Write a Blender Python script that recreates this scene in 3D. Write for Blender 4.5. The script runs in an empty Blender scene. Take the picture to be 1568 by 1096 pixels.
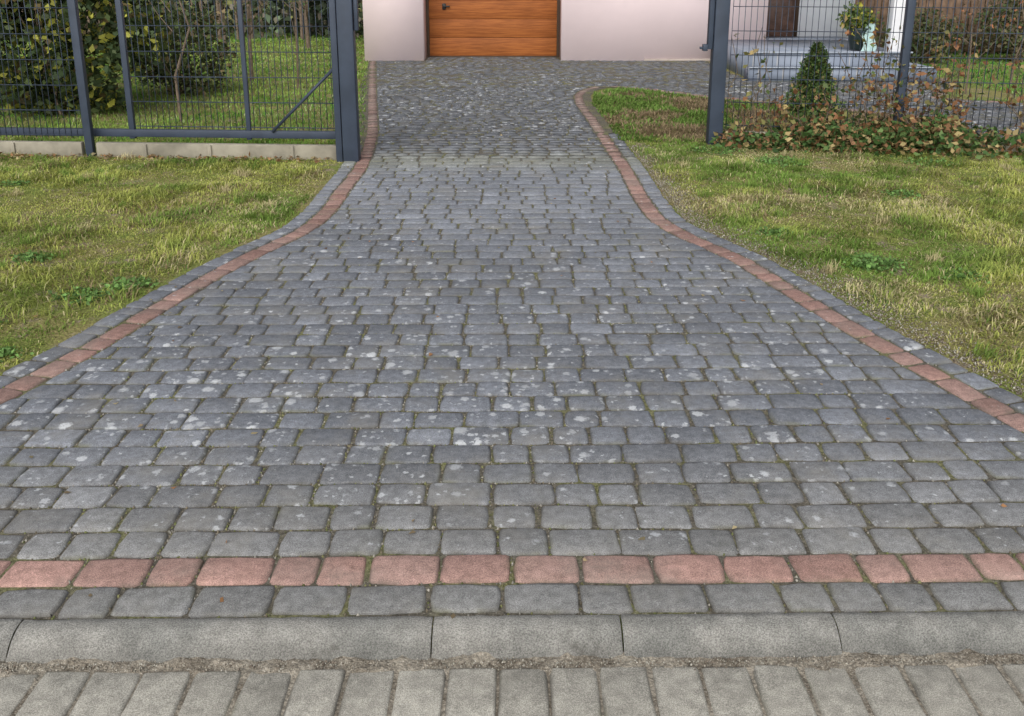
import bpy, math, numpy as np
from mathutils import Vector
rng = np.random.default_rng(7)
scene = bpy.context.scene

# ------------------------------------------------------------------ helpers
GR = rng.random((256, 256))
def vnoise(x, y, s=1.0, ox=0.0):
    x = np.asarray(x, float) * s + 57.3 + ox; y = np.asarray(y, float) * s + 31.7 + ox * 1.7
    xi = np.floor(x).astype(int); yi = np.floor(y).astype(int)
    fx = x - xi; fy = y - yi
    fx = fx * fx * (3 - 2 * fx); fy = fy * fy * (3 - 2 * fy)
    a = GR[xi % 256, yi % 256]; b = GR[(xi + 1) % 256, yi % 256]
    c = GR[xi % 256, (yi + 1) % 256]; d = GR[(xi + 1) % 256, (yi + 1) % 256]
    return (a * (1 - fx) + b * fx) * (1 - fy) + (c * (1 - fx) + d * fx) * fy
def fbm(x, y, s=1.0, ox=0.0):
    return (vnoise(x, y, s, ox) * .55 + vnoise(x, y, s * 2.1, ox + 9) * .28 + vnoise(x, y, s * 4.3, ox + 23) * .17)
def sstep(a, b, x):
    t = np.clip((np.asarray(x, float) - a) / (b - a), 0, 1); return t * t * (3 - 2 * t)

def link(ob, parent=None):
    scene.collection.objects.link(ob)
    if parent is not None: ob.parent = parent
    return ob
def empty(name, loc=(0, 0, 0)):
    e = bpy.data.objects.new(name, None); e.empty_display_size = .2
    scene.collection.objects.link(e); return e

def mesh_np(name, V, F, mat, attrs=None, smooth=False, parent=None):
    V = np.asarray(V, np.float32); F = np.asarray(F, np.int32)
    me = bpy.data.meshes.new(name)
    me.vertices.add(len(V)); me.vertices.foreach_set('co', V.ravel())
    me.loops.add(F.size); me.loops.foreach_set('vertex_index', F.ravel())
    me.polygons.add(len(F)); me.polygons.foreach_set('loop_start', np.arange(len(F), dtype=np.int32) * F.shape[1])
    me.update(calc_edges=True)
    if attrs:
        for k, a in attrs.items():
            a = np.asarray(a, np.float32)
            if a.ndim == 2:
                at = me.attributes.new(k, 'FLOAT_COLOR', 'POINT')
                if a.shape[1] == 3: a = np.concatenate([a, np.ones((len(a), 1), np.float32)], 1)
                at.data.foreach_set('color', np.ascontiguousarray(a, np.float32).ravel())
            else:
                at = me.attributes.new(k, 'FLOAT', 'POINT'); at.data.foreach_set('value', a)
    if smooth: me.polygons.foreach_set('use_smooth', np.ones(len(F), bool))
    me.materials.append(mat); me.validate()
    ob = bpy.data.objects.new(name, me)
    return link(ob, parent)

CUBEF = np.array([[0,3,2,1],[4,5,6,7],[0,1,5,4],[1,2,6,5],[2,3,7,6],[3,0,4,7]])
def box_v(x0, x1, y0, y1, z0, z1):
    return np.array([[x0,y0,z0],[x1,y0,z0],[x1,y1,z0],[x0,y1,z0],[x0,y0,z1],[x1,y0,z1],[x1,y1,z1],[x0,y1,z1]], float)
def boxes(name, lst, mat, parent=None, bevel=0.0):
    V = np.concatenate([box_v(*b) if len(b) == 6 else np.asarray(b) for b in lst])
    F = np.concatenate([CUBEF + 8 * i for i in range(len(lst))])
    ob = mesh_np(name, V, F, mat, parent=parent)
    if bevel:
        m = ob.modifiers.new('bev', 'BEVEL'); m.width = bevel; m.segments = 2
    return ob
def bar(p, q, w, d=None):
    d = d or w
    p = np.array(p, float); q = np.array(q, float); t = q - p; t /= np.linalg.norm(t)
    up = np.array([0, 0, 1.]) if abs(t[2]) < .9 else np.array([0, 1., 0])
    a = np.cross(t, up); a /= np.linalg.norm(a); b = np.cross(a, t)
    a *= w / 2; b *= d / 2
    return np.array([p-a-b, p+a-b, p+a+b, p-a+b, q-a-b, q+a-b, q+a+b, q-a+b])
def tube(pts, rad, seg=6):
    pts = np.asarray(pts, float); n = len(pts); V = []; F = []
    for i in range(n):
        t = pts[min(i+1, n-1)] - pts[max(i-1, 0)]; t = t / (np.linalg.norm(t) + 1e-9)
        up = np.array([0, 1., 0]) if abs(t[1]) < .9 else np.array([1., 0, 0])
        a = np.cross(t, up); a /= np.linalg.norm(a); b = np.cross(t, a)
        for k in range(seg):
            an = 2 * math.pi * k / seg
            V.append(pts[i] + rad[i] * (a * math.cos(an) + b * math.sin(an)))
    for i in range(n - 1):
        for k in range(seg):
            F.append([i*seg+k, i*seg+(k+1) % seg, (i+1)*seg+(k+1) % seg, (i+1)*seg+k])
    return np.array(V), np.array(F)
def merge(parts):
    V = []; F = []; o = 0
    for v, f in parts:
        V.append(v); F.append(np.asarray(f) + o); o += len(v)
    return np.concatenate(V), np.concatenate(F)

# ------------------------------------------------------------------ node helper
class M:
    def __init__(s, name, rough=.8, spec=.3):
        s.m = bpy.data.materials.new(name); s.m.use_nodes = True
        s.t = s.m.node_tree; s.b = s.t.nodes['Principled BSDF']
        s.b.inputs['Roughness'].default_value = rough
        s.b.inputs['Specular IOR Level'].default_value = spec
        s.tc = None
    def node(s, ty, **kw):
        n = s.t.nodes.new(ty)
        for k, v in kw.items(): setattr(n, k, v)
        return n
    def set(s, inp, v):
        if isinstance(v, bpy.types.NodeSocket): s.t.links.new(v, inp)
        else:
            if hasattr(inp.default_value, '__len__') and len(inp.default_value) == 4 and len(v) == 3: v = (*v, 1)
            inp.default_value = v
    @property
    def pos(s):
        if s.tc is None: s.tc = s.node('ShaderNodeTexCoord').outputs['Object']
        return s.tc
    def noise(s, scale, detail=3, vec=None, color=False, rough=.55):
        n = s.node('ShaderNodeTexNoise'); s.set(n.inputs['Vector'], vec or s.pos)
        n.inputs['Scale'].default_value = scale; n.inputs['Detail'].default_value = detail
        n.inputs['Roughness'].default_value = rough
        return n.outputs['Color' if color else 'Fac']
    def math(s, op, a, b=0.0, clamp=False):
        n = s.node('ShaderNodeMath', operation=op, use_clamp=clamp); s.set(n.inputs[0], a); s.set(n.inputs[1], b)
        return n.outputs[0]
    def ramp(s, v, a, b, lo=0.0, hi=1.0):
        n = s.node('ShaderNodeMapRange', interpolation_type='SMOOTHSTEP'); s.set(n.inputs[0], v)
        n.inputs[1].default_value = a; n.inputs[2].default_value = b
        n.inputs[3].default_value = lo; n.inputs[4].default_value = hi
        return n.outputs[0]
    def mix(s, f, a, b, mode='MIX'):
        n = s.node('ShaderNodeMix', data_type='RGBA', blend_type=mode)
        s.set(n.inputs[0], f); s.set(n.inputs[6], a); s.set(n.inputs[7], b)
        return n.outputs[2]
    def scalecol(s, c, f):
        n = s.node('ShaderNodeVectorMath', operation='SCALE'); s.set(n.inputs[0], c); s.set(n.inputs['Scale'], f)
        return n.outputs[0]
    def vadd(s, a, b, op='ADD'):
        n = s.node('ShaderNodeVectorMath', operation=op); s.set(n.inputs[0], a); s.set(n.inputs[1], b)
        return n.outputs[0]
    def attr(s, name, fac=False):
        n = s.node('ShaderNodeAttribute'); n.attribute_name = name
        return n.outputs['Fac' if fac else 'Color']
    def bump(s, h, strength=.3, dist=.003):
        n = s.node('ShaderNodeBump'); s.set(n.inputs['Height'], h)
        n.inputs['Strength'].default_value = strength; n.inputs['Distance'].default_value = dist
        s.t.links.new(n.outputs[0], s.b.inputs['Normal'])
    def out(s, c):
        s.set(s.b.inputs['Base Color'], c); return s.m

def simple(name, col, rough=.6, var=.15, scale=8, bump=0, spec=.3, bscale=200):
    m = M(name, rough, spec)
    f = m.ramp(m.noise(scale, 4), .25, .75, 1 - var, 1 + var)
    c = m.scalecol(m.mix(0.0, col, col), f)
    if bump: m.bump(m.noise(bscale, 3), bump, .004)
    return m.out(c)

def stone_material(name, lichen=(.55, .57, .59)):
    m = M(name, 1.0, .05)
    col = m.attr('col')
    c = m.scalecol(col, m.ramp(m.noise(38, 4), .25, .75, .80, 1.20))
    fine = m.noise(400, 2, rough=.7)
    c = m.scalecol(c, m.ramp(fine, .3, .7, .60, 1.44))
    c = m.scalecol(c, m.ramp(m.noise(1.3, 3), .3, .7, .90, 1.10))
    c = m.mix(m.ramp(m.noise(3.0, 5, rough=.7), .46, .74, 0, .42), c, (.28, .265, .23))
    dis = m.vadd(m.pos, m.scalecol(m.vadd(m.noise(85, 4, color=True), (.5, .5, .5), 'SUBTRACT'), .030))
    spot = m.attr('spot', True)
    masks = None
    for sc, k, sharp in ((13., .26, 9.), (19., .29, 9.), (38., .28, 7.)):
        v = m.node('ShaderNodeTexVoronoi', feature='F1'); m.set(v.inputs['Vector'], dis)
        v.inputs['Scale'].default_value = sc; v.inputs['Randomness'].default_value = 1.0
        sep = m.node('ShaderNodeSeparateColor'); m.set(sep.inputs[0], v.outputs['Color'])
        r = m.math('MULTIPLY', m.math('MULTIPLY', m.ramp(sep.outputs[0], .25, .90, 0, 1), spot), k)
        mk = m.math('MULTIPLY', m.math('SUBTRACT', r, v.outputs['Distance']), sharp, clamp=True)
        mk = m.math('MULTIPLY', mk, m.math('ADD', m.math('MULTIPLY', sep.outputs[1], .50), .50))
        masks = mk if masks is None else m.math('MAXIMUM', masks, mk)
    masks = m.math('MULTIPLY', masks, m.ramp(m.noise(170, 3, rough=.7), .30, .52, .45, .95))
    c = m.mix(masks, c, lichen)
    edge = m.attr('edge', True)
    em = m.math('MULTIPLY', edge, m.ramp(m.noise(9, 4), .40, .60, .12, 1.0))
    c = m.mix(m.math('MULTIPLY', em, .65), c, m.mix(m.ramp(m.noise(4, 3), .48, .66), (.10, .092, .078), (.15, .148, .08)))
    h = m.math('ADD', m.math('MULTIPLY', fine, .6), m.math('MULTIPLY', m.noise(120, 3), .9))
    m.bump(h, .42, .004)
    return m.out(c)

# ------------------------------------------------------------------ world, sun, camera
w = bpy.data.worlds.new("World"); scene.world = w; w.use_nodes = True
wt = w.node_tree; bg = wt.nodes['Background']
sky = wt.nodes.new('ShaderNodeTexSky'); sky.sky_type = 'NISHITA'; sky.sun_disc = False
SUN_EL, SUN_AZ = 38, 190
sky.sun_elevation = math.radians(SUN_EL); sky.sun_rotation = math.radians(SUN_AZ)
sky.dust_density = 4.0; sky.air_density = 1.0
hs = wt.nodes.new('ShaderNodeHueSaturation'); hs.inputs['Saturation'].default_value = .28
wt.links.new(sky.outputs[0], hs.inputs['Color']); wt.links.new(hs.outputs[0], bg.inputs[0])
bg.inputs[1].default_value = .15
sl = bpy.data.lights.new('sun', 'SUN'); sl.energy = 1.5; sl.angle = math.radians(60); sl.color = (1, .97, .93)
so = bpy.data.objects.new('sun', sl); link(so)
az = math.radians(SUN_AZ); el = math.radians(SUN_EL)
sd = Vector((math.sin(az) * math.cos(el), math.cos(az) * math.cos(el), math.sin(el)))
so.rotation_euler = (-sd).to_track_quat('-Z', 'Y').to_euler()

cam = bpy.data.cameras.new('camera'); co = bpy.data.objects.new('camera', cam); link(co)
cam.sensor_width = 36; cam.lens = 36 * 1466 / 1568; cam.clip_end = 600; cam.clip_start = .05
cam.shift_y = -173 / 1568
co.location = (0, -.174, 1.44); co.rotation_euler = (math.radians(90 - 16), 0, 0)
scene.camera = co
scene.view_settings.view_transform = 'Standard'; scene.view_settings.look = 'None'; scene.view_settings.exposure = 0

# ------------------------------------------------------------------ drive outline
Lp = np.array([(1.0,-2.9),(1.6,-2.45),(2.0,-2.22),(2.93,-1.806),(3.42,-1.666),(3.89,-1.568),(4.35,-1.469),(4.76,-1.347),(5.195,-1.19),
               (5.67,-1.145),(6.23,-1.158),(6.9,-1.149),(7.57,-1.187),(8.73,-1.30),(11.12,-1.64),(15.15,-2.2),(16.3,-2.36)])
Rp = np.array([(1.0,2.5),(1.6,2.2),(2.0,1.98),(2.7,1.69),(3.215,1.535),(3.605,1.418),(4.14,1.29),(4.605,1.178),(5.03,.979),(5.42,.871),
               (6.03,.851),(6.85,.859),(7.57,.845),(8.37,.828),(9.56,.806),(10.66,.767),(11.43,.80),(12.0,.93),(12.35,1.15)])
def dense(P, sm=9):
    y = np.arange(P[0, 0], P[-1, 0], .03); x = np.interp(y, P[:, 0], P[:, 1])
    k = np.hanning(sm + 2)[1:-1]; k /= k.sum()
    xp = np.pad(x, sm // 2, mode='edge'); x = np.convolve(xp, k, 'valid')
    return np.stack([x, y], 1)
Lc = dense(Lp, 15); Rc = dense(Rp, 15)
def offset(C, d):
    t = np.gradient(C, axis=0); t /= np.linalg.norm(t, axis=1)[:, None]
    n = np.stack([t[:, 1], -t[:, 0]], 1)
    return C + n * d
def xf(C, d):
    O = offset(C, d); return lambda y: np.interp(y, O[:, 1], O[:, 0])
B = .055
L_in, L_mid, L_out = xf(Lc, B), xf(Lc, -B), xf(Lc, -B - .105)
R_in, R_mid, R_out = xf(Rc, -B), xf(Rc, B), xf(Rc, B + .105)
SH = .012

# ------------------------------------------------------------------ paving stones
class Stones:
    def __init__(s): s.c = []; s.col = []; s.spot = []
    def add(s, p, col, spot): s.c.append(p); s.col.append(col); s.spot.append(spot)
    def build(s, name, mat, rings, zr, z0=0., round_r=.018, jit=.0028, wob=.0012, gap=.0035, zj=.0018, parent=None):
        C = np.array(s.c, float); N = len(C)
        C = C + rng.normal(0, jit, C.shape)
        hw = (np.linalg.norm(C[:, 1] - C[:, 0], axis=1) + np.linalg.norm(C[:, 2] - C[:, 3], axis=1)) / 4
        hh = (np.linalg.norm(C[:, 3] - C[:, 0], axis=1) + np.linalg.norm(C[:, 2] - C[:, 1], axis=1)) / 4
        k = len(rings); G = 2 * k + 1
        d = np.array(list(rings) + [np.nan] + list(rings)[::-1])
        sg = np.array([-1] * k + [0] + [1] * k)
        zi = np.array(list(range(k)) + [k] + list(range(k))[::-1])
        du = np.where(np.isnan(d), hw[:, None], d[None] + gap)
        dv = np.where(np.isnan(d), hh[:, None], d[None] + gap)
        A = np.broadcast_to(du[:, :, None], (N, G, G)).copy(); Bv = np.broadcast_to(dv[:, None, :], (N, G, G)).copy()
        r = round_r * rng.uniform(.7, 1.4, N)[:, None, None] + gap
        r = np.minimum(r, np.minimum(hw, hh)[:, None, None] * .8)
        qa = r - (A - gap); qb = r - (Bv - gap); ms = (qa > 0) & (qb > 0)
        li = np.maximum(qa, qb); l2 = np.sqrt(qa**2 + qb**2) + 1e-9
        sc = np.where(ms, li / l2, 1)
        A = np.where(ms, r - qa * sc + gap, A); Bv = np.where(ms, r - qb * sc + gap, Bv)
        U = np.sign(sg)[None, :, None] * (1 - A / hw[:, None, None]); W = np.sign(sg)[None, None, :] * (1 - Bv / hh[:, None, None])
        def co(i): return C[:, i][:, None, None, :]
        u = ((U + 1) / 2)[..., None]; v = ((W + 1) / 2)[..., None]
        P = co(0)*(1-u)*(1-v) + co(1)*u*(1-v) + co(2)*u*v + co(3)*(1-u)*v
        n2 = rng.normal(0, wob, P.shape); n2[:, k, k] = 0
        n2[:, 0] = n2[:, 1]; n2[:, -1] = n2[:, -2]; n2[:, :, 0] = n2[:, :, 1]; n2[:, :, -1] = n2[:, :, -2]
        P = P + n2
        ring = np.minimum(zi[:, None], zi[None, :])
        zz = np.array(list(zr) + [0.0008])[ring]
        tilt = rng.normal(0, .010, (N, 2))
        Z = z0 + zz[None] + rng.normal(0, zj, N)[:, None, None] + tilt[:, 0][:, None, None] * U * hw[:, None, None] + tilt[:, 1][:, None, None] * W * hh[:, None, None]
        Z = Z + rng.normal(0, .0006, Z.shape)
        P[..., 1] += SH * P[..., 0]
        V = np.concatenate([P, Z[..., None]], -1).reshape(-1, 3)
        idx = np.arange(N * G * G).reshape(N, G, G)
        F = np.stack([idx[:, :-1, :-1], idx[:, 1:, :-1], idx[:, 1:, 1:], idx[:, :-1, 1:]], -1).reshape(-1, 4)
        e = np.array([1.] * 2 + [.65] + [.12] * max(0, k - 3) + [0.])[:k + 1] if k >= 3 else np.array([1., .6, 0.])
        e[-1] = 0
        E = np.broadcast_to(e[ring][None], (N, G, G)).ravel()
        col = np.repeat(np.array(s.col), G * G, 0); sp = np.repeat(np.array(s.spot), G * G)
        return mesh_np(name, V, F, mat, {'col': col, 'edge': E, 'spot': sp}, smooth=True, parent=parent)

def grey(x, y):
    b = rng.uniform(.88, 1.14)
    base = np.array([.176, .188, .212])
    near = sstep(2.8, 1.9, y)
    base = base * (1 - near) + np.array([.218, .219, .218]) * near
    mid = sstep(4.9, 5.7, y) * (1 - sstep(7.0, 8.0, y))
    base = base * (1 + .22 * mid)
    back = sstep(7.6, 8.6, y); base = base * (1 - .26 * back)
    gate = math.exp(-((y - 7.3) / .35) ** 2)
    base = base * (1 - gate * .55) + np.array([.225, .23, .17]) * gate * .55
    if rng.random() < .06: base = base * 1.2
    return base * b
def spotd(x, y):
    f = fbm(x, y, .8, 3.)
    s = .82 + .42 * float(sstep(.35, .65, f))
    s *= 1 - .40 * float(sstep(5.0, 5.8, y) * (1 - sstep(7.6, 8.4, y)))
    s *= 1 - .20 * float(sstep(2.5, 1.9, y))
    s *= 1 + .22 * float(sstep(8.2, 9.5, y) * (1 - sstep(13, 15, y)))
    if rng.random() < .10: s *= 1.35
    if rng.random() < .20: s *= .4
    return s
def red(x, y):
    c = np.array([.39, .24, .205]); g = .40 * float(sstep(6.8, 9.5, y)); dk = np.array([.30, .185, .16])
    t = float(sstep(2.2, 3.2, y)) * .8
    c = c * (1 - t) + dk * t
    c = c * (1 - g) + np.array([.21, .18, .165]) * g
    q = rng.random()
    c = c * (1 - .25 * q) + np.array([.28, .25, .23]) * .25 * q
    return c * rng.uniform(.80, 1.12)

near_s, far_s = Stones(), Stones()
RH = .12
y_start = 1.973
widths = [.18, .165, .12, .12, .15, .15, .135, .18]
def row(y0, y1, x0a, x0b, x1a, x1b, S, colf, spf, test=None, wl=None):
    xm0 = (x0a + x0b) / 2; xm1 = (x1a + x1b) / 2
    x = xm0 + rng.uniform(.03, .18); cuts = []
    while x < xm1 - .06:
        cuts.append(x); x += (wl or widths)[rng.integers(len(wl or widths))] * rng.uniform(.97, 1.03)
    pa = [x0a] + cuts + [x1a]; pb = [x0b] + cuts + [x1b]
    for i in range(len(pa) - 1):
        if pa[i+1] - pa[i] < .035 or pb[i+1] - pb[i] < .035:
            if i + 1 < len(pa) - 1: pa[i+1] = pa[i]; pb[i+1] = pb[i]
            continue
        c = np.array([[pa[i], y0], [pa[i+1], y0], [pb[i+1], y1], [pb[i], y1]])
        m = c.mean(0)
        if test is not None and not test(m[0], m[1]): continue
        c[:, 1] += (vnoise(c[:, 0], c[:, 1] * 0 + round(y0, 2), 1.6) - .5) * .012
        S.add(c, colf(*m), spf(*m))

def inpoly(x, y, P):
    ins = False; n = len(P)
    for i in range(n):
        x1, y1 = P[i]; x2, y2 = P[(i + 1) % n]
        if (y1 > y) != (y2 > y) and x < (x2 - x1) * (y - y1) / (y2 - y1) + x1: ins = not ins
    return ins
PATH = [(1.15,12.5),(1.5,12.28),(2.43,11.25),(4.25,9.65),(4.0,8.1),(7.5,7.6),(7.5,9.6),(5.73,10.6),(4.96,11.1),(5.6,12.0),(6.0,13.2),(3.2,13.0),(3.2,12.4)]
y = y_start
while y < 16.75:
    y1 = y + RH; S = near_s if y < 7.35 else far_s
    if y < 12.25:
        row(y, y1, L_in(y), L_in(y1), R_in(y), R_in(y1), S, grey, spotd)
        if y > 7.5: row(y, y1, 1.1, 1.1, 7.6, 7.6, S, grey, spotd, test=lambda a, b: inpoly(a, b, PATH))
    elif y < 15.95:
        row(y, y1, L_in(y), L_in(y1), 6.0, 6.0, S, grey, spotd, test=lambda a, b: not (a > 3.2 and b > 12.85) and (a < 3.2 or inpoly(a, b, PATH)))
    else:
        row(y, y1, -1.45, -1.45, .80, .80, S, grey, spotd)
    y = y1 + (.024 if abs(y1 - 7.37) < .05 else 0)
yb = 1.853
row(yb, y_start, -3.0, -3.0, 3.0, 3.0, near_s, red, lambda a, b: .25, wl=[.18, .12, .18, .12, .12, .175])
row(yb - .115, yb, -3.0, -3.0, 3.0, 3.0, near_s, lambda a, b: np.array([.212,.213,.21]) * rng.uniform(.85, 1.12), lambda a, b: .3, wl=[.18, .12, .18, .19, .12])
def border(C, d0, d1, colf, spf, ymin, ymax, lens):
    A = offset(C, d0); D = offset(C, d1)
    s = np.concatenate([[0], np.cumsum(np.linalg.norm(np.diff(C, axis=0), axis=1))])
    i0 = s[np.searchsorted(C[:, 1], ymin)]; i1 = s[min(np.searchsorted(C[:, 1], ymax), len(s) - 1)]
    t = i0
    P = lambda Q, q: np.array([np.interp(q, s, Q[:, 0]), np.interp(q, s, Q[:, 1])])
    while t < i1 - .05:
        l = lens[rng.integers(len(lens))]; t1 = min(t + l, i1)
        c = np.array([P(A, t), P(D, t), P(D, t1), P(A, t1)]); m = c.mean(0)
        (near_s if m[1] < 7.35 else far_s).add(c, colf(*m), spf(*m)); t = t1
gs = lambda a, b: spotd(a, b) * .95
rs = lambda a, b: .6
border(Lc, -B, B, red, rs, y_start, 15.9, [.12, .18, .12, .15])
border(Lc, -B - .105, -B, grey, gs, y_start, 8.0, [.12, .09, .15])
border(Rc, -B, B, red, rs, y_start, 12.3, [.12, .18, .12, .15])
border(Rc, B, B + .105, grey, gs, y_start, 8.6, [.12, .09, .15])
for P in ([(1.15,12.38),(1.6,12.2),(2.5,11.15),(4.25,9.6)], [(7.5,9.6),(5.73,10.62),(4.96,11.12),(5.55,12.0),(6.0,13.2)]):
    P = np.array(P, float); s = np.concatenate([[0], np.cumsum(np.linalg.norm(np.diff(P, axis=0), axis=1))])
    t = 0
    while t < s[-1] - .1:
        a = np.array([np.interp(t, s, P[:, k]) for k in (0, 1)]); b = np.array([np.interp(t + .14, s, P[:, k]) for k in (0, 1)])
        q = (b - a) / np.linalg.norm(b - a); nn = np.array([-q[1], q[0]]) * .06
        far_s.add(np.array([a - nn, b - nn, b + nn, a + nn]), red(0, 9), .4); t += .14
drive = empty('driveway')
stone_mat = stone_material('tumbled_concrete_paver')
near_s.build('near_pavers', stone_mat, (0., 0., .004, .011), (-.03, -.0085, -.0029, -.0005), parent=drive, zj=.0011, gap=.0025)
far_s.build('far_pavers', stone_mat, (0., .002), (-.03, -.004), parent=drive, zj=.0025)

m = M('joint_sand', .95, .1)
c = m.mix(m.ramp(m.noise(5, 4), .47, .64), (.13, .118, .095), (.17, .17, .085))
c = m.mix(m.ramp(m.noise(260, 2), .58, .70, 0, .7), c, (.40, .37, .31))
c = m.scalecol(c, m.ramp(m.noise(90, 3), .3, .7, .6, 1.3))
m.bump(m.noise(200, 4), .8, .006); joint_mat = m.out(c)
def strip_mesh(name, ys, fl, fr, z, mat, parent=None):
    V = []
    for yy in ys: V += [[fl(yy), yy + SH * fl(yy), z], [fr(yy), yy + SH * fr(yy), z]]
    F = [[2*i, 2*i+1, 2*i+3, 2*i+2] for i in range(len(ys) - 1)]
    return mesh_np(name, V, F, mat, parent=parent)
ys = np.arange(y_start, 12.3, .1)
strip_mesh('joint_bed', ys, lambda q: float(L_out(q)) + .015, lambda q: float(R_out(q)) - .015, -.0080, joint_mat, drive)
strip_mesh('joint_bed_front', [1.735, y_start], lambda q: -3.0, lambda q: 3.0, -.0080, joint_mat, drive)
V = [[p[0], p[1], -.0085] for p in PATH]
me = bpy.data.meshes.new('joint_bed_path'); me.from_pydata(V, [], [list(range(len(V)))]); me.materials.append(joint_mat)
link(bpy.data.objects.new('joint_bed_path', me), drive)
strip_mesh('joint_bed_back', [12.2, 16.9], lambda q: float(L_out(min(q, 16.))) , lambda q: 3.2, -.0045, joint_mat, drive)

# ------------------------------------------------------------------ kerb
m = M('kerb_concrete', .95, .1)
f = m.noise(300, 2, rough=.7)
c = m.mix(m.ramp(m.noise(4, 5), .35, .65), (.215, .215, .20), (.29, .283, .26))
c = m.scalecol(c, m.ramp(f, .3, .7, .62, 1.40))
c = m.scalecol(c, m.ramp(m.noise(22, 4), .3, .7, .85, 1.15))
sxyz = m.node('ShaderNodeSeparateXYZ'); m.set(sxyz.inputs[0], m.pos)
c = m.scalecol(c, m.ramp(m.math('ADD', sxyz.outputs[2], m.math('MULTIPLY', m.noise(12, 4), .012)), -.03, .006, .70, 1.0))  # shading of the sloped front painted into the colour, darker towards its foot
v = m.node('ShaderNodeTexVoronoi'); m.set(v.inputs['Vector'], m.pos); v.inputs['Scale'].default_value = 17
sp = m.node('ShaderNodeSeparateColor'); m.set(sp.inputs[0], v.outputs['Color'])
mk = m.math('MULTIPLY', m.math('SUBTRACT', m.math('MULTIPLY', m.math('POWER', sp.outputs[0], 8.), .14), v.outputs['Distance']), 30., clamp=True)
c = m.mix(mk, c, (.48, .48, .46))
c = m.mix(m.ramp(m.noise(7, 5, rough=.7), .60, .70, 0, .6), c, (.085, .08, .07))
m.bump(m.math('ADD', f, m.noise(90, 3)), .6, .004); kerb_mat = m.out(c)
prof = [(1.732, -.06), (1.732, -.006), (1.727, 0.0), (1.712, .001), (1.696, 0.0), (1.684, -.003), (1.670, -.010), (1.656, -.019), (1.642, -.031), (1.634, -.042), (1.630, -.09)]
kx = [-3.0, -2.1, -1.13, -.182, .251, .745, 1.6, 2.4, 3.1]
parts = []
for a, b in zip(kx[:-1], kx[1:]):
    cuts = [a + .0014, a + .005] + list(np.linspace(a + .05, b - .05, 18)) + [b - .005, b - .0014]
    dy, dz = rng.normal(0, .0015, 2); V = []; F = []
    for i, xx in enumerate(cuts):
        pin = .003 if i in (0, len(cuts) - 1) else 0
        for (py, pz) in prof:
            V.append([xx, py + SH * xx + dy + rng.normal(0, .0012), pz + dz - pin + rng.normal(0, .0005)])
    k = len(prof)
    for i in range(len(cuts) - 1):
        for j in range(k - 1): F.append([i*k+j, i*k+j+1, (i+1)*k+j+1, (i+1)*k+j])
    parts.append((np.array(V), np.array(F)))
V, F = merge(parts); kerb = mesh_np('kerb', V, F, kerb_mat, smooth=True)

# ------------------------------------------------------------------ pavement (near camera)
pv = Stones(); zp = -.042
m = stone_material('worn_concrete_block', (.42, .41, .38))
yy = 1.609; r = 0
while yy > -2.2:
    xx = -3.5 + .0125 + (0.05 if r % 2 else 0)
    while xx < 3.5:
        pv.add(np.array([[xx, yy - .2], [xx + .1115, yy - .2], [xx + .1115, yy], [xx, yy]]), np.array([.355, .34, .298]) * rng.uniform(.88, 1.1), .15 if rng.random() < .8 else .4)
        xx += .1115
    yy -= .2; r += 1
pv.build('pavement', m, (0., 0., .0035, .008), (-.03, -.007, -.002, -.0003), z0=zp, round_r=.007, jit=.0020, wob=.001, gap=.003, zj=.0014)
m = M('grit', .95, .1)
c = m.mix(m.ramp(m.noise(14, 4), .4, .62), (.30, .27, .22), (.19, .165, .13))
c = m.mix(m.ramp(m.noise(330, 2), .55, .68, 0, .8), c, (.46, .43, .37))
c = m.scalecol(c, m.ramp(m.noise(120, 3), .3, .7, .65, 1.3))
m.bump(m.noise(160, 4), 1., .008); grit_mat = m.out(c)
gx = np.linspace(-3.4, 3.4, 900); gy = np.concatenate([[-2.4], np.linspace(1.2, 1.55, 3), np.linspace(1.56, 1.65, 18)])
X, Y = np.meshgrid(gx, gy, indexing='ij')
Z = zp - .006 + np.where(Y > 1.56, (fbm(X, Y, 22.) - .36) * .024 * sstep(1.575, 1.61, Y) + .004 * sstep(1.61, 1.63, Y), 0)
V = np.stack([X, Y + SH * X, Z], -1).reshape(-1, 3); idx = np.arange(len(V)).reshape(X.shape)
F = np.stack([idx[:-1, :-1], idx[1:, :-1], idx[1:, 1:], idx[:-1, 1:]], -1).reshape(-1, 4)
mesh_np('sand_joint', V, F, grit_mat, smooth=True)

# ------------------------------------------------------------------ ground
m = M('ground_soil', .95, .1)
c = m.mix(m.ramp(m.noise(1.6, 5), .42, .58), (.20, .185, .075), (.15, .18, .05))
c = m.mix(m.ramp(m.noise(6, 5, rough=.7), .52, .66), c, (.23, .19, .14))
c = m.scalecol(c, m.ramp(m.noise(110, 4), .3, .7, .5, 1.4))
m.bump(m.noise(60, 5), 1., .02); ground_mat = m.out(c)
gV = [[-150, 1.705, -.0125], [150, 1.705, -.0125], [150, 300, -.0125], [-150, 300, -.0125], [-150, 1.705, -.075], [150, 1.705, -.075], [150, -150, -.075], [-150, -150, -.075]]
mesh_np('ground', gV, [[0, 1, 2, 3], [4, 7, 6, 5], [0, 4, 5, 1]], ground_mat)

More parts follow.
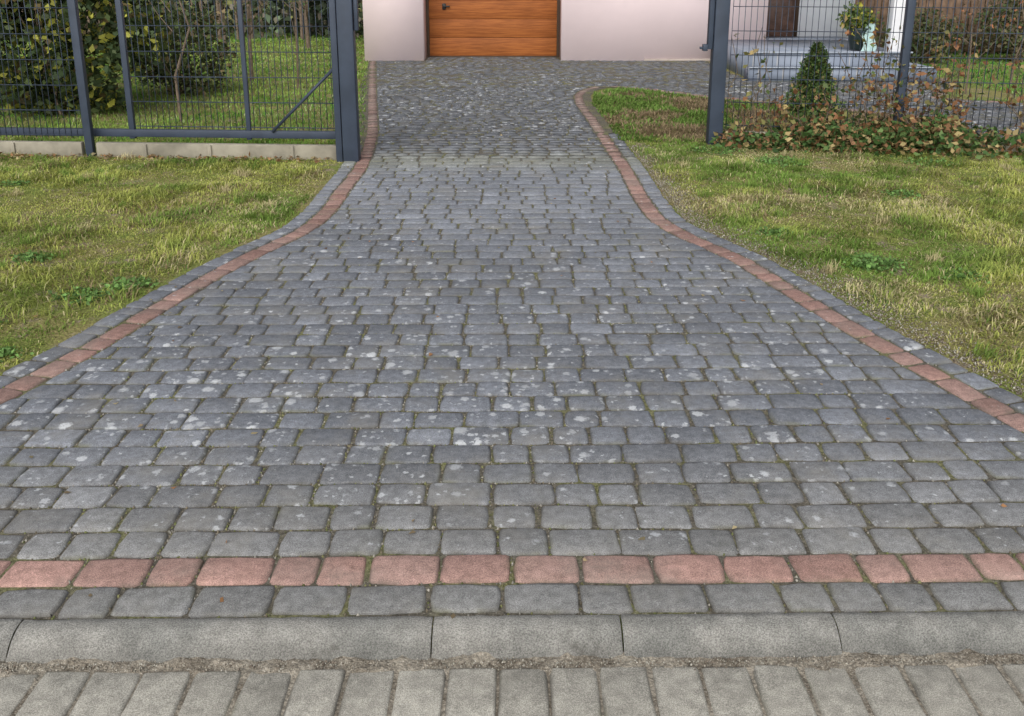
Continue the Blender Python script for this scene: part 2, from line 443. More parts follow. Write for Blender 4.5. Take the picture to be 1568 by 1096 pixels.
# ------------------------------------------------------------------ grass
def leafmat(name, rough=.6, trans=.25, spec=.2):
    m = M(name, rough, spec); c = m.attr('col'); m.out(c)
    tr = m.node('ShaderNodeBsdfTranslucent'); m.set(tr.inputs[0], c)
    mx = m.node('ShaderNodeMixShader'); mx.inputs[0].default_value = trans
    o = [n for n in m.t.nodes if n.type == 'OUTPUT_MATERIAL'][0]
    m.t.links.new(m.b.outputs[0], mx.inputs[1]); m.t.links.new(tr.outputs[0], mx.inputs[2]); m.t.links.new(mx.outputs[0], o.inputs[0])
    return m.m
blade_mat = leafmat('grass_blade', .8, .35, .08); leaf_mat = leafmat('leaf', .55, .2)
def lawn_cols(x, y, straw=1.0):
    n1 = fbm(x, y, 1.0, 5.); n2 = fbm(x, y, 3.2, 11.); q = rng.random(len(x)); n3 = fbm(x, y, 1.7, 77.)
    g = np.array([.21, .33, .07]); yg = np.array([.45, .48, .13]); st = np.array([.64, .57, .33]); dk = np.array([.13, .22, .05]); br = np.array([.35, .27, .16])
    t = (sstep(.38, .60, n1 * .6 + n2 * .4))[:, None]
    c = g * (1 - t) + yg * t
    ps = (.05 + .40 * sstep(.46, .66, n2 * .5 + vnoise(x, y, 1.1, 40.) * .5)) * straw
    c = np.where((q < ps)[:, None], st, c)
    pb = 1 - (.03 + .22 * sstep(.52, .68, n3))
    c = np.where((q > pb)[:, None], br, c)
    c = np.where(((q > pb - .07) & (q < pb))[:, None], dk, c)
    return c * rng.uniform(.75, 1.22, len(x))[:, None] * (.88 + .30 * fbm(x, y, 6., 91.))[:, None]
def blades(name, x, y, h, wd, col, lean=(.5, 1.4), z=-.012, parent=None):
    n = len(x); a = rng.uniform(0, 2 * np.pi, n) * .35 + 2 * np.pi * 1.6 * fbm(x, y, 4., 55.); ln = rng.uniform(*lean, n)
    a = np.where(rng.random(n) < .45, rng.uniform(0, 2 * np.pi, n), a)
    d = np.stack([np.cos(a), np.sin(a)], 1); pr = np.stack([-d[:, 1], d[:, 0]], 1) * (wd / 2)[:, None]
    base = np.stack([x, y], 1)
    m1 = base + d * (h * .45 * np.sin(ln * .7))[:, None]; z1 = z + h * .55 * np.cos(ln * .7)
    t = base + d * (h * np.sin(ln))[:, None]; z2 = z + h * np.cos(ln * 1.0)
    z0 = np.full(n, z - .004)
    f = lambda P, Z: np.concatenate([P, Z[:, None]], 1)
    V = np.stack([f(base - pr, z0), f(base + pr, z0), f(m1 + pr * .9, z1), f(m1 - pr * .9, z1), f(t, z2)], 1).reshape(-1, 3)
    i = np.arange(n) * 5
    F = np.concatenate([np.stack([i, i+1, i+2], 1), np.stack([i, i+2, i+3], 1), np.stack([i+3, i+2, i+4], 1)])
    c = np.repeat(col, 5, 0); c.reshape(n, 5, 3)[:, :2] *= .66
    return mesh_np(name, V, F, blade_mat, {'col': c}, parent=parent)
def front_mask(x, y):
    yo = y - SH * x
    dl = L_out(yo) - x; dr = x - R_out(yo)
    return np.maximum(dl, dr)
lawn = empty('lawn')
N = 640000
y = rng.uniform(1.85, 8.3, N); x = rng.uniform(-6.2, 6.2, N)
keep = (np.abs(x) < .62 * y + .9)
x, y = x[keep], y[keep]
d = front_mask(x, y)
side = np.where(x > 0, 1, 0)
edgew = .02 + .15 * fbm(x, y, 2.5, 2.) * (1 + 1.3 * side)
bare = sstep(.30, .46, fbm(x, y, 2.2, 17.)) * (1 - .7 * sstep(.61, .73, fbm(x, y, 3.1, 83.)))
dens = sstep(0, 1, d / edgew) * (.33 + .67 * bare)
k = (rng.random(len(x)) < dens) & (d > .003); x, y, d = x[k], y[k], d[k]
hn = fbm(x, y, 3.5, 29.)
h = (.013 + .042 * sstep(.38, .72, hn)) * rng.uniform(.6, 1.45, len(x))
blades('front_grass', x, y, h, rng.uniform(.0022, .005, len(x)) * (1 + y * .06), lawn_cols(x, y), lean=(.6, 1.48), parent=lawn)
nt = 260; ty = rng.uniform(2.6, 8.0, nt); tx = rng.uniform(-5, 5, nt); k = front_mask(tx, ty) > .12; tx, ty = tx[k], ty[k]
x = np.repeat(tx, 60) + rng.normal(0, .03, len(tx) * 60); y = np.repeat(ty, 60) + rng.normal(0, .025, len(tx) * 60)
cc = np.repeat(np.where(rng.random(len(tx))[:, None] < .45, np.array([.60, .53, .30]), np.array([.24, .36, .08])), 60, 0) * rng.uniform(.7, 1.2, len(x))[:, None]
blades('grass_tufts', x, y, rng.uniform(.03, .085, len(x)), rng.uniform(.003, .005, len(x)), cc, lean=(.3, 1.35), parent=lawn)
N = 110000
y = 8 + (rng.random(N) ** 1.5) * 18; x = rng.uniform(-16, -1.2, N)
k = (x < np.interp(y, Lc[:, 1], Lc[:, 0]) - .08) & (np.abs(x) < .6 * y + 1.5) & ~((y > 15.9) & (x > -2.5))
x, y = x[k], y[k]
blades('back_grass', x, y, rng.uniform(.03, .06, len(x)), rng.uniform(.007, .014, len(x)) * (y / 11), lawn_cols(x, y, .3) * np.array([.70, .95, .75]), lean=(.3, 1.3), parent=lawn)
N = 34000
BED = [(.95,8.2),(.93,9.5),(.90,10.7),(1.0,11.6),(1.35,12.1),(1.6,12.05),(2.4,11.05),(4.15,9.55),(3.9,7.9),(1.9,8.1)]
x = rng.uniform(.85, 4.3, N); y = rng.uniform(7.8, 12.3, N)
k = np.array([inpoly(a, b, BED) for a, b in zip(x, y)]); x, y = x[k], y[k]
gg = fbm(x, y, 1.8, 61.) + .16 * sstep(9.8, 11.5, y) + .10 * sstep(8.8, 8.2, y) - .03
cb = np.where((gg + rng.normal(0, .08, len(x)) > .5)[:, None], np.array([.16, .26, .06]), np.array([.30, .23, .14])) * rng.uniform(.6, 1.4, len(x))[:, None]
blades('bed_grass', x, y, rng.uniform(.02, .06, len(x)), rng.uniform(.008, .016, len(x)), cb, lean=(.3, 1.4), parent=lawn)
N = 30000
x = rng.uniform(4.8, 14, N); y = rng.uniform(9.5, 19, N)
k = (y > 11.2 - (x - 4.96) * .66) & ~((x < 6.05) & (y > 11.0)); x, y = x[k], y[k]
blades('far_grass', x, y, rng.uniform(.03, .06, len(x)), rng.uniform(.009, .018, len(x)), lawn_cols(x, y, .2) * np.array([.5, .88, .6]), lean=(.3, 1.3), parent=lawn)

# ------------------------------------------------------------------ leaves
def leaves(name, P, size, col, parent=None, mat=None, flat=0.0, droop=0.0, wid=.33):
    n = len(P); size = np.broadcast_to(size, (n,)) * rng.uniform(.6, 1.3, n)
    a = rng.normal(0, 1, (n, 3)); a[:, 2] = a[:, 2] * (1 - flat) - droop; a /= np.linalg.norm(a, axis=1)[:, None]
    b = rng.normal(0, 1, (n, 3)); b[:, 2] *= (1 - flat); b -= (b * a).sum(1)[:, None] * a; b /= np.linalg.norm(b, axis=1)[:, None]
    L = a * size[:, None]; W = b * size[:, None] * wid; nn = np.cross(a, b) * (size * .12)[:, None]
    V = np.stack([P, P + L * .35 + W + nn, P + L, P + L * .35 - W + nn], 1).reshape(-1, 3)
    F = np.arange(n * 4).reshape(-1, 4)
    return mesh_np(name, V, F, mat or leaf_mat, {'col': np.repeat(col, 4, 0)}, parent=parent)
bark = simple('bark', (.15, .115, .085), .9, .35, 25, .6, bscale=60)
def pick(cols, p, n):
    c = np.array(cols)[rng.choice(len(cols), n, p=p)]; return c * rng.uniform(.6, 1.35, n)[:, None]
def clumps(nc, per, cen, rad, cr, zmin=0.02):
    c = rng.normal(0, 1, (nc, 3)); c /= np.linalg.norm(c, axis=1)[:, None]; c *= rng.uniform(.35, 1, nc)[:, None] ** .6
    c = np.array(cen) + c * np.array(rad); p = np.repeat(c, per, 0); q = rng.normal(0, 1, p.shape) * cr
    p = p + q; sh = np.repeat(rng.uniform(.6, 1.4, nc), per); k = p[:, 2] > zmin
    return p[k], sh[k]
def stems(n, base, top, spread, r0=.012):
    parts = []
    for i in range(n):
        b = np.array(base) + [rng.normal(0, .08), rng.normal(0, .08), 0]
        t = np.array(top) + rng.normal(0, 1, 3) * spread
        mid = (b + t) / 2 + rng.normal(0, .06, 3)
        parts.append(tube([b, b * .7 + mid * .3 + rng.normal(0, .02, 3), mid, t], [r0, r0 * .85, r0 * .6, r0 * .25], 5))
    return merge(parts)
def bush(name, cen, rad, nc, per, cr, size, cols, p, nst=10, r0=.015, base=None):
    e = empty(name); base = base or (cen[0], cen[1], -.02)
    V, F = stems(nst, base, (cen[0], cen[1], cen[2] + rad[2] * .4), np.array(rad) * .45, r0)
    mesh_np('branches', V, F, bark, parent=e, smooth=True)
    P, sh = clumps(nc, per, cen, rad, cr)
    leaves('foliage', P, size, pick(cols, p, len(P)) * sh[:, None], parent=e); return e
DG = [(.045, .07, .03), (.08, .11, .04), (.32, .32, .06), (.14, .11, .05)]
bush('evergreen_shrub', (-4.75, 9.9, 1.0), (1.15, .9, 1.05), 170, 70, .10, .085, DG, [.44, .32, .18, .06])
bush('evergreen_shrub', (-6.6, 10.2, 1.1), (1.2, .9, 1.1), 130, 60, .12, .09, DG, [.5, .33, .12, .05])
bush('round_shrub', (-4.0, 11.6, .5), (.55, .5, .55), 60, 60, .08, .06, [(.08, .11, .045), (.13, .16, .06), (.20, .15, .08)], [.5, .3, .2])

def hedge(name, x0, x1, y0, y1, h, n, size, cols, p, ntr, tr_r=.06):
    e = empty(name)
    nc = n // 60
    cx = rng.uniform(x0, x1, nc); cy = rng.uniform(y0, y1, nc); cz = rng.uniform(0.05, h, nc)
    P = np.repeat(np.stack([cx, cy, cz], 1), 60, 0) + rng.normal(0, 1, (nc * 60, 3)) * [.22, .2, .28]
    sh = np.repeat(rng.uniform(.4, 1.4, nc), 60); k = P[:, 2] > 0
    leaves('foliage', P[k], size, pick(cols, p, k.sum()) * sh[k][:, None], parent=e, droop=.5)
    parts = []
    for i in range(ntr):
        xx = rng.uniform(x0, x1); y_ = y0 - rng.uniform(-.2, .6); hh = h * rng.uniform(.9, 1.3); r = tr_r * rng.uniform(.5, 1.4)
        b = np.array([xx, y_, -.02]); parts.append(tube([b, b + [rng.normal(0, .05), 0, hh * .4], b + [rng.normal(0, .15), 0, hh]], [r, r * .8, r * .4], 7))
    V, F = merge(parts); mesh_np('trunks', V, F, bark, parent=e, smooth=True); return e
hedge('tree_belt', -19, -1.6, 21.5, 25, 3.6, 42000, .18, [(.07, .10, .06), (.11, .15, .085), (.17, .16, .11), (.22, .20, .16)], [.40, .3, .17, .13], 50, .04)
hedge('tree_belt', 6.2, 15, 17.6, 19.5, 3.2, 26000, .13, [(.07, .08, .05), (.10, .12, .06), (.19, .15, .10), (.16, .11, .07)], [.33, .27, .2, .2], 26, .04)
wood = simple('weathered_wood', (.19, .125, .085), .85, .35, 5, .4)
boxes('wooden_fence', [(6.0 + i * .13, 6.0 + i * .13 + .118, 17.2 + rng.normal(0, .004), 17.22 + rng.normal(0, .004), .05, 1.7 + rng.normal(0, .01)) for i in range(60)] +
      [(5.95, 13.9, 17.245, 17.29, z_, z_ + .08) for z_ in (.35, 1.3)], wood)
bush('round_shrub', (6.6, 15.6, .45), (.6, .5, .5), 50, 60, .1, .07, [(.09, .13, .05), (.17, .15, .08), (.12, .11, .06)], [.4, .3, .3])
bush('round_shrub', (8.4, 15.9, .6), (.8, .5, .6), 60, 60, .1, .07, [(.09, .13, .05), (.17, .15, .08), (.12, .10, .06)], [.4, .3, .3])

def sapling(loc, h, r, lc, n, name='sapling', nb=12):
    e = empty(name); b = np.array(loc, float); parts = []; tips = []
    t = [b + [rng.normal(0, .03) * k, rng.normal(0, .03) * k, h * k / 5] for k in range(6)]
    parts.append(tube(t, [r * (1 - .14 * k) for k in range(6)], 7))
    for i in range(nb):
        k = rng.uniform(.15, .95); s = b + [0, 0, h * k]; a = rng.uniform(0, 6.28); l = rng.uniform(.25, .6) * (1.2 - k)
        m1 = s + [math.cos(a) * l * .5, math.sin(a) * l * .5, l * .4]; q = s + [math.cos(a) * l, math.sin(a) * l, l * .95]
        parts.append(tube([s, m1, q], [r * .35, r * .25, r * .1], 5)); tips += [m1, q, (m1 + q) / 2]
    V, F = merge(parts); mesh_np('trunk', V, F, bark, parent=e, smooth=True)
    if n:
        P = np.array(tips)[rng.integers(len(tips), size=n)] + rng.normal(0, .05, (n, 3))
        leaves('foliage', P, .05, pick([lc, (.14, .10, .05)], [.7, .3], n), parent=e)
sapling((-3.32, 9.4, -.02), 2.3, .016, (.18, .19, .06), 60)
sapling((-3.55, 13.0, -.02), 2.6, .03, (.11, .14, .05), 500, nb=20)
sapling((-2.7, 12.0, -.02), 2.4, .014, (.18, .19, .06), 40)
sapling((-4.9, 16.5, -.02), 3.0, .035, (.08, .13, .05), 900, nb=26)
sapling((-3.9, 18.5, -.02), 3.0, .04, (.08, .13, .05), 900, nb=26)
sapling((5.55, 11.6, -.02), 1.6, .013, (.30, .13, .06), 90)
sapling((6.6, 12.6, -.02), 1.7, .013, (.30, .13, .06), 60)

e = empty('dwarf_spruce'); n = 8500
tz = rng.random(n) ** 1.25; ang = rng.uniform(0, 6.28, n); R = .27 * (1 - tz) ** .7 * (.55 + .75 * vnoise(ang * 2.2, tz * 12, 1)) * rng.uniform(.45, 1.10, n) + .01
P = np.stack([2.97 + R * np.cos(ang), 9.3 + R * np.sin(ang), .04 + tz * .70 + rng.normal(0, .012, n)], 1)
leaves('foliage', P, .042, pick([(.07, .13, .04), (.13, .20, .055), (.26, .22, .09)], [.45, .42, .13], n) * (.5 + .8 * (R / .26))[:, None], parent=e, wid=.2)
V, F = tube([(2.97, 9.3, -.02), (2.97, 9.3, .68)], [.02, .004]); mesh_np('trunk', V, F, bark, parent=e)

def fence_y(x): return 8.12 - (x - 1.76) * .165
e = empty('ivy')
n = 5600; x = np.where(rng.random(n) < .6, rng.normal(3.05, .55, n), rng.uniform(1.8, 4.9, n)); x = np.clip(x, 1.75, 4.95); hz = (.22 * np.exp(-((x - 3.1) / .7) ** 2) + .08) * (.3 + 1.4 * vnoise(x, x * 0, 5., 3.))
P = np.stack([x, fence_y(x) - .04 + rng.normal(0, .17, n) - .05, np.abs(rng.random(n)) ** 1.2 * hz], 1)
leaves('leaves', P, .055, pick([(.06, .12, .035), (.12, .19, .06), (.26, .14, .07), (.38, .30, .14)], [.36, .24, .21, .19], n), parent=e, flat=.3)
def climber(x0, h, nl, name, cols, p, lean=.2, ns=5):
    e = empty(name); parts = []; pts = []
    for i in range(ns):
        b = np.array([x0 + rng.normal(0, .08), fence_y(x0) - .02, 0.]); q = [b]
        tx = rng.normal(0, lean); hh = h * rng.uniform(.6, 1.05)
        for k in range(1, 7): q.append(b + [tx * k / 6 + rng.normal(0, .03), rng.normal(0, .015), hh * k / 6])
        parts.append(tube(q, [.005, .0045, .004, .0035, .003, .003, .002], 4)); pts += q[1:]
    V, F = merge(parts); mesh_np('stems', V, F, bark, parent=e)
    P = np.array(pts)[rng.integers(len(pts), size=nl)] + rng.normal(0, .05, (nl, 3)); P[:, 2] = np.abs(P[:, 2])
    leaves('leaves', P, .055, pick(cols, p, nl), parent=e, flat=.2)
RC = [(.28, .14, .07), (.20, .19, .07), (.38, .29, .13), (.10, .14, .05)]
climber(3.2, 1.0, 560, 'climbing_rose', RC, [.35, .25, .20, .20], .30, 16)
climber(1.98, 1.25, 50, 'climbing_rose', RC, [.2, .4, .2, .2], .1, 4)
climber(2.6, .5, 240, 'climbing_rose', RC, [.38, .25, .22, .15], .3, 9)
climber(3.6, .7, 360, 'climbing_rose', RC, [.45, .2, .2, .15], .25, 10)
climber(2.25, .45, 110, 'climbing_rose', RC, [.45, .2, .2, .15], .2, 6)
climber(4.2, .8, 100, 'climbing_rose', RC, [.45, .2, .2, .15], .2, 5)

def weeds(loc, r, n, col):
    e = empty('weed_clump'); a = rng.uniform(0, 6.28, n); q = np.sqrt(rng.random(n)) * r * (.4 + .9 * vnoise(a * 1.6, a * 0 + loc[0] * 7, 1)) * rng.uniform(.5, 1.15, n)
    P = np.stack([loc[0] + q * np.cos(a), loc[1] + q * .8 * np.sin(a), rng.uniform(-.008, .018, n)], 1)
    leaves('leaves', P, .024, pick([col, tuple(np.array(col) * 1.6)], [.5, .5], n), parent=e, flat=.5)
for X0, Y0, R0, N0 in [(-1.96,4.0,.16,420), (-1.82,4.14,.14,320), (-2.3,3.55,.2,420), (-2.5,4.6,.12,180), (1.84,4.5,.2,420), (1.5,5.1,.12,140), (2.2,4.3,.15,200), (-3.5,6.4,.12,120), (2.1,7.2,.3,420), (1.7,7.7,.25,300), (3.3,7.2,.25,220), (2.6,6.1,.2,160), (-2.0,3.3,.12,160)]:
    weeds((X0, Y0), R0, N0, (.11, .20, .055))

n = 130; P = np.stack([rng.uniform(-2.3, 2.3, n), rng.uniform(1.6, 8.5, n), np.full(n, .004)], 1)
leaves('fallen_leaves', P, .024, pick([(.32, .17, .08), (.26, .20, .12), (.36, .30, .17)], [.4, .35, .25], n), flat=.92)
n = 420; x = rng.uniform(-4.6, -1.45, n); P = np.stack([x, 7.25 + rng.normal(0, .05, n) - (x + 1.3) * .07, rng.uniform(0, .015, n)], 1)
leaves('leaf_litter', P, .04, pick([(.30, .17, .08), (.24, .18, .10), (.40, .33, .18)], [.4, .35, .25], n), flat=.8)
def crumbs(name, P, s, cols, p):
    n = len(P); T = np.array([[1,0,-.4],[-.5,.87,-.4],[-.5,-.87,-.4],[0,0,.8]]); sz = rng.uniform(.5, 1.3, n)[:, None, None] * s
    a = rng.uniform(0, 6.28, n); R = np.stack([np.stack([np.cos(a), -np.sin(a), a*0], 1), np.stack([np.sin(a), np.cos(a), a*0], 1), np.stack([a*0, a*0, a*0+1], 1)], 1)
    V = (np.einsum('nij,kj->nki', R, T) * (1 + rng.normal(0, .2, (n, 4, 3)))) * sz + P[:, None]
    F = (np.array([[0,1,3],[1,2,3],[2,0,3],[0,2,1]])[None] + (np.arange(n) * 4)[:, None, None]).reshape(-1, 3)
    mesh_np(name, V.reshape(-1, 3), F, leaf_mat, {'col': np.repeat(pick(cols, p, n), 4, 0)})
n = 5000; x = rng.uniform(-2.6, 2.6, n); P = np.stack([x, 1.618 + rng.normal(0, .010, n) + SH * x, np.full(n, zp + .001)], 1)
crumbs('gravel', P, .0026, [(.38, .35, .29), (.24, .20, .16), (.5, .48, .42)], [.45, .30, .25])
n = 8000; yy = rng.uniform(2.2, 8, n); x = R_out(yy) + np.abs(rng.normal(0, .12, n)) + .01
P = np.stack([x, yy + SH * x, np.full(n, -.009)], 1)
crumbs('gravel', P, .005, [(.34, .30, .24), (.20, .16, .12), (.5, .48, .42)], [.45, .35, .2])
C = np.array(near_s.c); n = 22000; i = rng.integers(len(C), size=n); j = rng.integers(4, size=n); t = rng.random(n) ** 1.4
t = np.where(rng.random(n) < .5, t, 1 - t)
P2 = C[i, j] * (1 - t)[:, None] + C[i, (j + 1) % 4] * t[:, None] + rng.normal(0, .0022, (n, 2))
k = rng.random(n) < (.15 + .85 * sstep(.42, .64, fbm(P2[:, 0], P2[:, 1], 1.4, 66.) * .6 + fbm(P2[:, 0], P2[:, 1], 8., 14.) * .4)); P2 = P2[k]
P = np.stack([P2[:, 0], P2[:, 1] + SH * P2[:, 0], np.full(len(P2), -.0066)], 1)
crumbs('moss', P, .005, [(.17, .19, .075), (.24, .24, .11), (.21, .18, .13), (.38, .36, .31)], [.24, .18, .32, .26])

# ------------------------------------------------------------------ fences and gate
steel = simple('anthracite_powder_coat', (.042, .056, .084), .5, .15, 6, spec=.3)
conc = simple('plinth_concrete', (.27, .25, .20), .9, .35, 4, .5)
def mesh_panel(p, q, z0, z1, step=.05, r=.0045, hs=None):
    p = np.array(p, float); q = np.array(q, float); L = np.linalg.norm(q - p); t = (q - p) / L; lst = []
    nrm = np.array([t[1], -t[0]])
    for i in range(int(L / step) + 1):
        a = p + t * i * step; lst.append(bar((a[0], a[1], z0), (a[0], a[1], z1), r))
    for z in (hs if hs is not None else np.arange(z0 + .02, z1, .20)):
        for s in (-1, 1):
            a = p + nrm * s * r; b = q + nrm * s * r
            lst.append(bar((a[0], a[1], z), (b[0], b[1], z), r * 1.25))
    return lst
def lf(x): return 7.36 - (x + 1.3) * .07
fe = empty('mesh_fence')
boxes('posts', [(x - .03, x + .03, lf(x) - .03, lf(x) + .03, -.02, 1.6) for x in (-3.42, -5.9, -8.4)], steel, fe, .004)
pl = []
for a, b in ((-8.4, -5.94), (-5.9, -3.48), (-3.36, -1.36)):
    pl.append(np.array([[a, lf(a) - .03, -.02], [b, lf(b) - .03, -.02], [b, lf(b) + .03, -.02], [a, lf(a) + .03, -.02], [a, lf(a) - .03, .105], [b, lf(b) - .03, .105], [b, lf(b) + .03, .105], [a, lf(a) + .03, .105]]))
boxes('plinth', pl, conc, fe, .006)
boxes('plinth_ribs', [(x - .015, x + .015, lf(x) - .05, lf(x) - .031, -.02, .10) for x in (-4.4, -4.05, -2.95, -2.42, -1.75)], conc, fe, .005)
boxes('mesh', mesh_panel((-8.4, lf(-8.4)), (-3.42, lf(-3.42)), .14, 1.53), steel, fe)
ga = empty('sliding_gate'); gyf = lambda x: lf(x) + .12
G = []
for x_, w_ in ((-3.10, .045), (-2.13, .035), (-1.40, .04)):
    G.append((x_ - w_/2, x_ + w_/2, gyf(x_) - w_/2, gyf(x_) + w_/2, .12, 1.5))
boxes('uprights', G, steel, ga, .003)
boxes('rails', [bar((-5.2, gyf(-5.2), .165), (-1.38, gyf(-1.38), .165), .05, .06), bar((-3.1, gyf(-3.1), 1.5), (-1.38, gyf(-1.38), 1.5), .04)], steel, ga, .003)
boxes('brace', [bar((-1.93, gyf(-1.93) - .03, .19), (-1.36, gyf(-1.36) - .03, .74), .022)], steel, ga)
boxes('mesh', mesh_panel((-3.08, gyf(-3.08)), (-1.40, gyf(-1.4)), .20, 1.48), steel, ga)
gp = empty('gate_post')
boxes('post', [(-1.325, -1.205, 7.24, 7.36, -.02, 1.75)], steel, gp, .006)
boxes('guide_strip', [(-1.385, -1.335, 7.27, 7.32, -.02, 1.7)], steel, gp, .004)
boxes('cap', [(-1.33, -1.20, 7.235, 7.365, 1.75, 1.765)], steel, gp, .003)
boxes('bracket', [(-1.20, -1.17, 7.27, 7.33, 1.0, 1.3)], steel, gp, .004)
gp = empty('gate_post')
boxes('post', [(1.70, 1.82, 8.04, 8.16, -.02, 1.75)], steel, gp, .006)
boxes('catch_channel', [(1.655, 1.695, 8.06, 8.13, .80, 1.72)], steel, gp, .004)
boxes('latch', [(1.59, 1.655, 8.075, 8.095, .80, .82), (1.615, 1.655, 8.06, 8.11, .785, .84)], steel, gp, .003)
boxes('cap', [(1.695, 1.825, 8.035, 8.165, 1.75, 1.765)], steel, gp, .003)
fr = empty('mesh_fence')
boxes('mesh', mesh_panel((1.86, fence_y(1.86)), (8.0, fence_y(8.0)), .13, 1.53), steel, fr)
boxes('posts', [(x - .03, x + .03, fence_y(x) - .03, fence_y(x) + .03, -.02, 1.6) for x in (3.25, 5.75, 8.0)], steel, fr, .004)
pl = []
for a, b in ((1.86, 3.2), (3.3, 5.7), (5.8, 8.0)):
    pl.append(np.array([[a, fence_y(a) - .03, -.02], [b, fence_y(b) - .03, -.02], [b, fence_y(b) + .03, -.02], [a, fence_y(a) + .03, -.02], [a, fence_y(a) - .03, .10], [b, fence_y(b) - .03, .10], [b, fence_y(b) + .03, .10], [a, fence_y(a) + .03, .10]]))
boxes('plinth', pl, conc, fr, .006)

# ------------------------------------------------------------------ house
ho = empty('house')
wall = simple('pinkish_render', (.92, .775, .80), .9, .03, 1.5, .4, bscale=130)
grey_wall = simple('porch_wall', (.66, .69, .74), .9, .05, 2, .3)
plinth_m = simple('base_render', (.42, .36, .32), .9, .1, 6, .3)
trim = simple('door_frame', (.07, .045, .03), .6, .1)
YW = 16.0; H = 3.0; WT = .72
boxes('front_wall', [(-2.45, -1.47, YW, YW + WT, -.02, H), (.82, 4.2, YW, YW + WT, -.02, H), (-1.47, .82, YW, YW + WT, 2.25, H)], wall, ho)
boxes('base_course', [(2.2, 4.22, YW - .015, YW - .0, -.02, .03)], plinth_m, ho)
boxes('rear_walls', [(-2.45, -2.25, YW + WT, 25, -.02, H), (4.0, 4.2, YW + WT, 16.8, -.02, H), (5.7, 5.9, 17.0, 25, -.02, H), (-2.25, 5.7, 24.8, 25, -.02, H)], wall, ho)
boxes('porch_back_wall', [(4.95, 5.9, 16.8, 17.0, -.02, H), (4.2, 4.95, 16.8, 17.0, 2.4, H)], grey_wall, ho)
m = M('front_door_wood', .5, .35)
c = m.scalecol(m.mix(0., (.075, .042, .032), (0, 0, 0)), m.ramp(m.noise(14, 4), .3, .7, .7, 1.3)); fd = m.out(c)
boxes('front_door', [(4.25, 4.9, 16.84, 16.90, .34, 2.35)] + [(4.33, 4.82, 16.825, 16.838, z, z + .5) for z in (.45, 1.05, 1.65)], fd, ho, .003)
boxes('front_door_frame', [(4.2, 4.25, 16.81, 16.92, .34, 2.4), (4.9, 4.95, 16.81, 16.92, .34, 2.4)], trim, ho)
m = M('golden_oak', .6, .2)
mp = m.node('ShaderNodeMapping'); m.set(mp.inputs['Vector'], m.pos); mp.inputs['Scale'].default_value = (1.2, 1, 22)
g1 = m.noise(2.2, 6, vec=mp.outputs[0], rough=.65)
c = m.mix(m.ramp(g1, .35, .65), (.34, .115, .030), (.22, .068, .018))
c = m.scalecol(c, m.ramp(m.noise(1.2, 2), .3, .7, .9, 1.1)); oak = m.out(c)
YD = YW + .66
pan = []
z = .02
while z < 2.2:
    pan.append((-1.42, .77, YD, YD + .04, z, min(z + .307, 2.24))); z += .3115
boxes('garage_door', pan, oak, ho, .004)
boxes('garage_groove', [(-1.42, .77, YD + .041, YD + .05, .0, 2.24)], trim, ho)
boxes('garage_door_frame', [(-1.468, -1.422, YD - .01, YD + .04, -.01, 2.248), (.772, .818, YD - .01, YD + .04, -.01, 2.248), (-1.42, .77, YD - .005, YD + .03, -.008, .018)], trim, ho, .003)
blk = simple('black_plastic', (.02, .02, .02), .4, .1)
boxes('garage_handle', [(-1.19, -1.13, YD - .03, YD - .002, .80, .90), (-1.18, -1.06, YD - .05, YD - .03, .84, .865)], blk, ho, .004)
tile = M('porch_tile', .5, .4)
br = tile.node('ShaderNodeTexBrick'); tile.set(br.inputs['Vector'], tile.pos)
br.offset = 0; br.inputs['Scale'].default_value = 3.0; br.inputs['Mortar Size'].default_value = .02
br.inputs['Brick Width'].default_value = 1.0; br.inputs['Row Height'].default_value = 1.0
br.inputs['Color1'].default_value = (.19, .225, .29, 1); br.inputs['Color2'].default_value = (.23, .265, .33, 1); br.inputs['Mortar'].default_value = (.36, .36, .36, 1)
tile_m = tile.out(br.outputs['Color'])
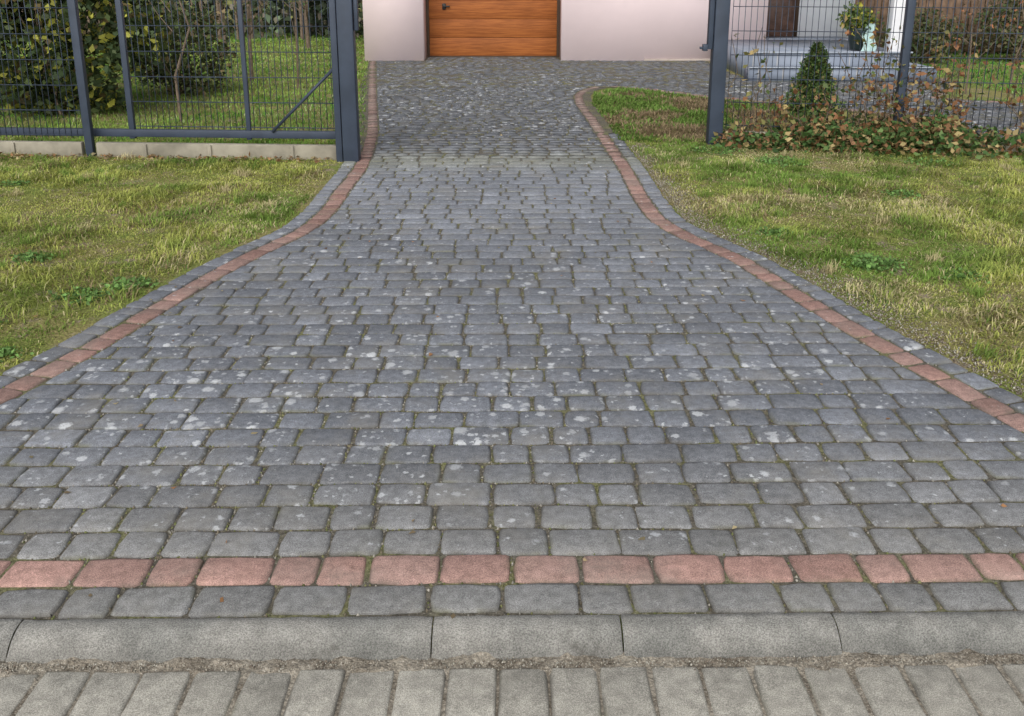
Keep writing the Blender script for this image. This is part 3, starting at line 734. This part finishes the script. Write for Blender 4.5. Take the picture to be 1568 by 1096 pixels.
boxes('porch_steps', [(3.30, 5.50, 13.25, 16.0, -.02, .34), (3.22, 5.75, 12.92, 13.245, -.02, .17), (5.505, 5.75, 13.25, 15.9, -.02, .17), (4.22, 5.7, 16.003, 16.8, -.02, .34)], tile_m, ho)
boxes('step_nosing', [(3.28, 5.52, 13.22, 13.27, .343, .365), (3.20, 5.77, 12.89, 12.94, .173, .19)], simple('nosing', (.32, .36, .42), .5), ho, .004)
boxes('porch_column', [(5.24, 5.44, 13.35, 13.55, .342, 2.7)], simple('white_column', (.78, .79, .82), .8, .03), ho, .005)
rf = simple('roof_tiles', (.10, .05, .04), .8, .2, 10)
V = [(-3.0, 15.7, 2.98), (6.4, 15.7, 2.98), (6.4, 20.5, 5.6), (-3.0, 20.5, 5.6), (-3.0, 25.7, 2.95), (6.4, 25.7, 2.95)]
mesh_np('roof', V, [[0, 1, 2, 3], [3, 2, 5, 4]], rf, parent=ho)
boxes('porch_roof', [(4.2, 5.8, 13.1, 15.95, 2.7, 2.85)], wall, ho)

pp = empty('potted_plant')
V, F = tube([(4.95, 13.75, .345), (4.95, 13.75, .36), (4.95, 13.75, .62), (4.95, 13.75, .66), (4.95, 13.75, .66), (4.95, 13.75, .60)], [.001, .12, .17, .185, .16, .15], 20)
mesh_np('pot', V, F, simple('dark_glazed_pot', (.02, .035, .03), .35), parent=pp, smooth=True)
P, sh = clumps(24, 50, (4.95, 13.75, .78), (.2, .2, .13), .05, .6)
leaves('foliage', P, .07, pick([(.08, .13, .04), (.45, .42, .07), (.13, .19, .05)], [.5, .25, .25], len(P)), parent=pp)
cl = simple('pale_teal_cloth', (.40, .55, .54), .8, .1)
V = []; F = []
for i in range(9):
    for j in range(13):
        zz = .345 + j / 12 * .38; xx = 5.02 + (i / 8 - .5) * (.20 - .06 * j / 12) + .02 * math.sin(j * .7)
        V.append((xx, 13.57 - .02 * math.sin(i * 1.7 + j * .3) + .02 * j / 12, zz))
for i in range(8):
    for j in range(12): F.append([i*13+j, (i+1)*13+j, (i+1)*13+j+1, i*13+j+1])
mesh_np('garden_cloth', V, F, cl, smooth=True)
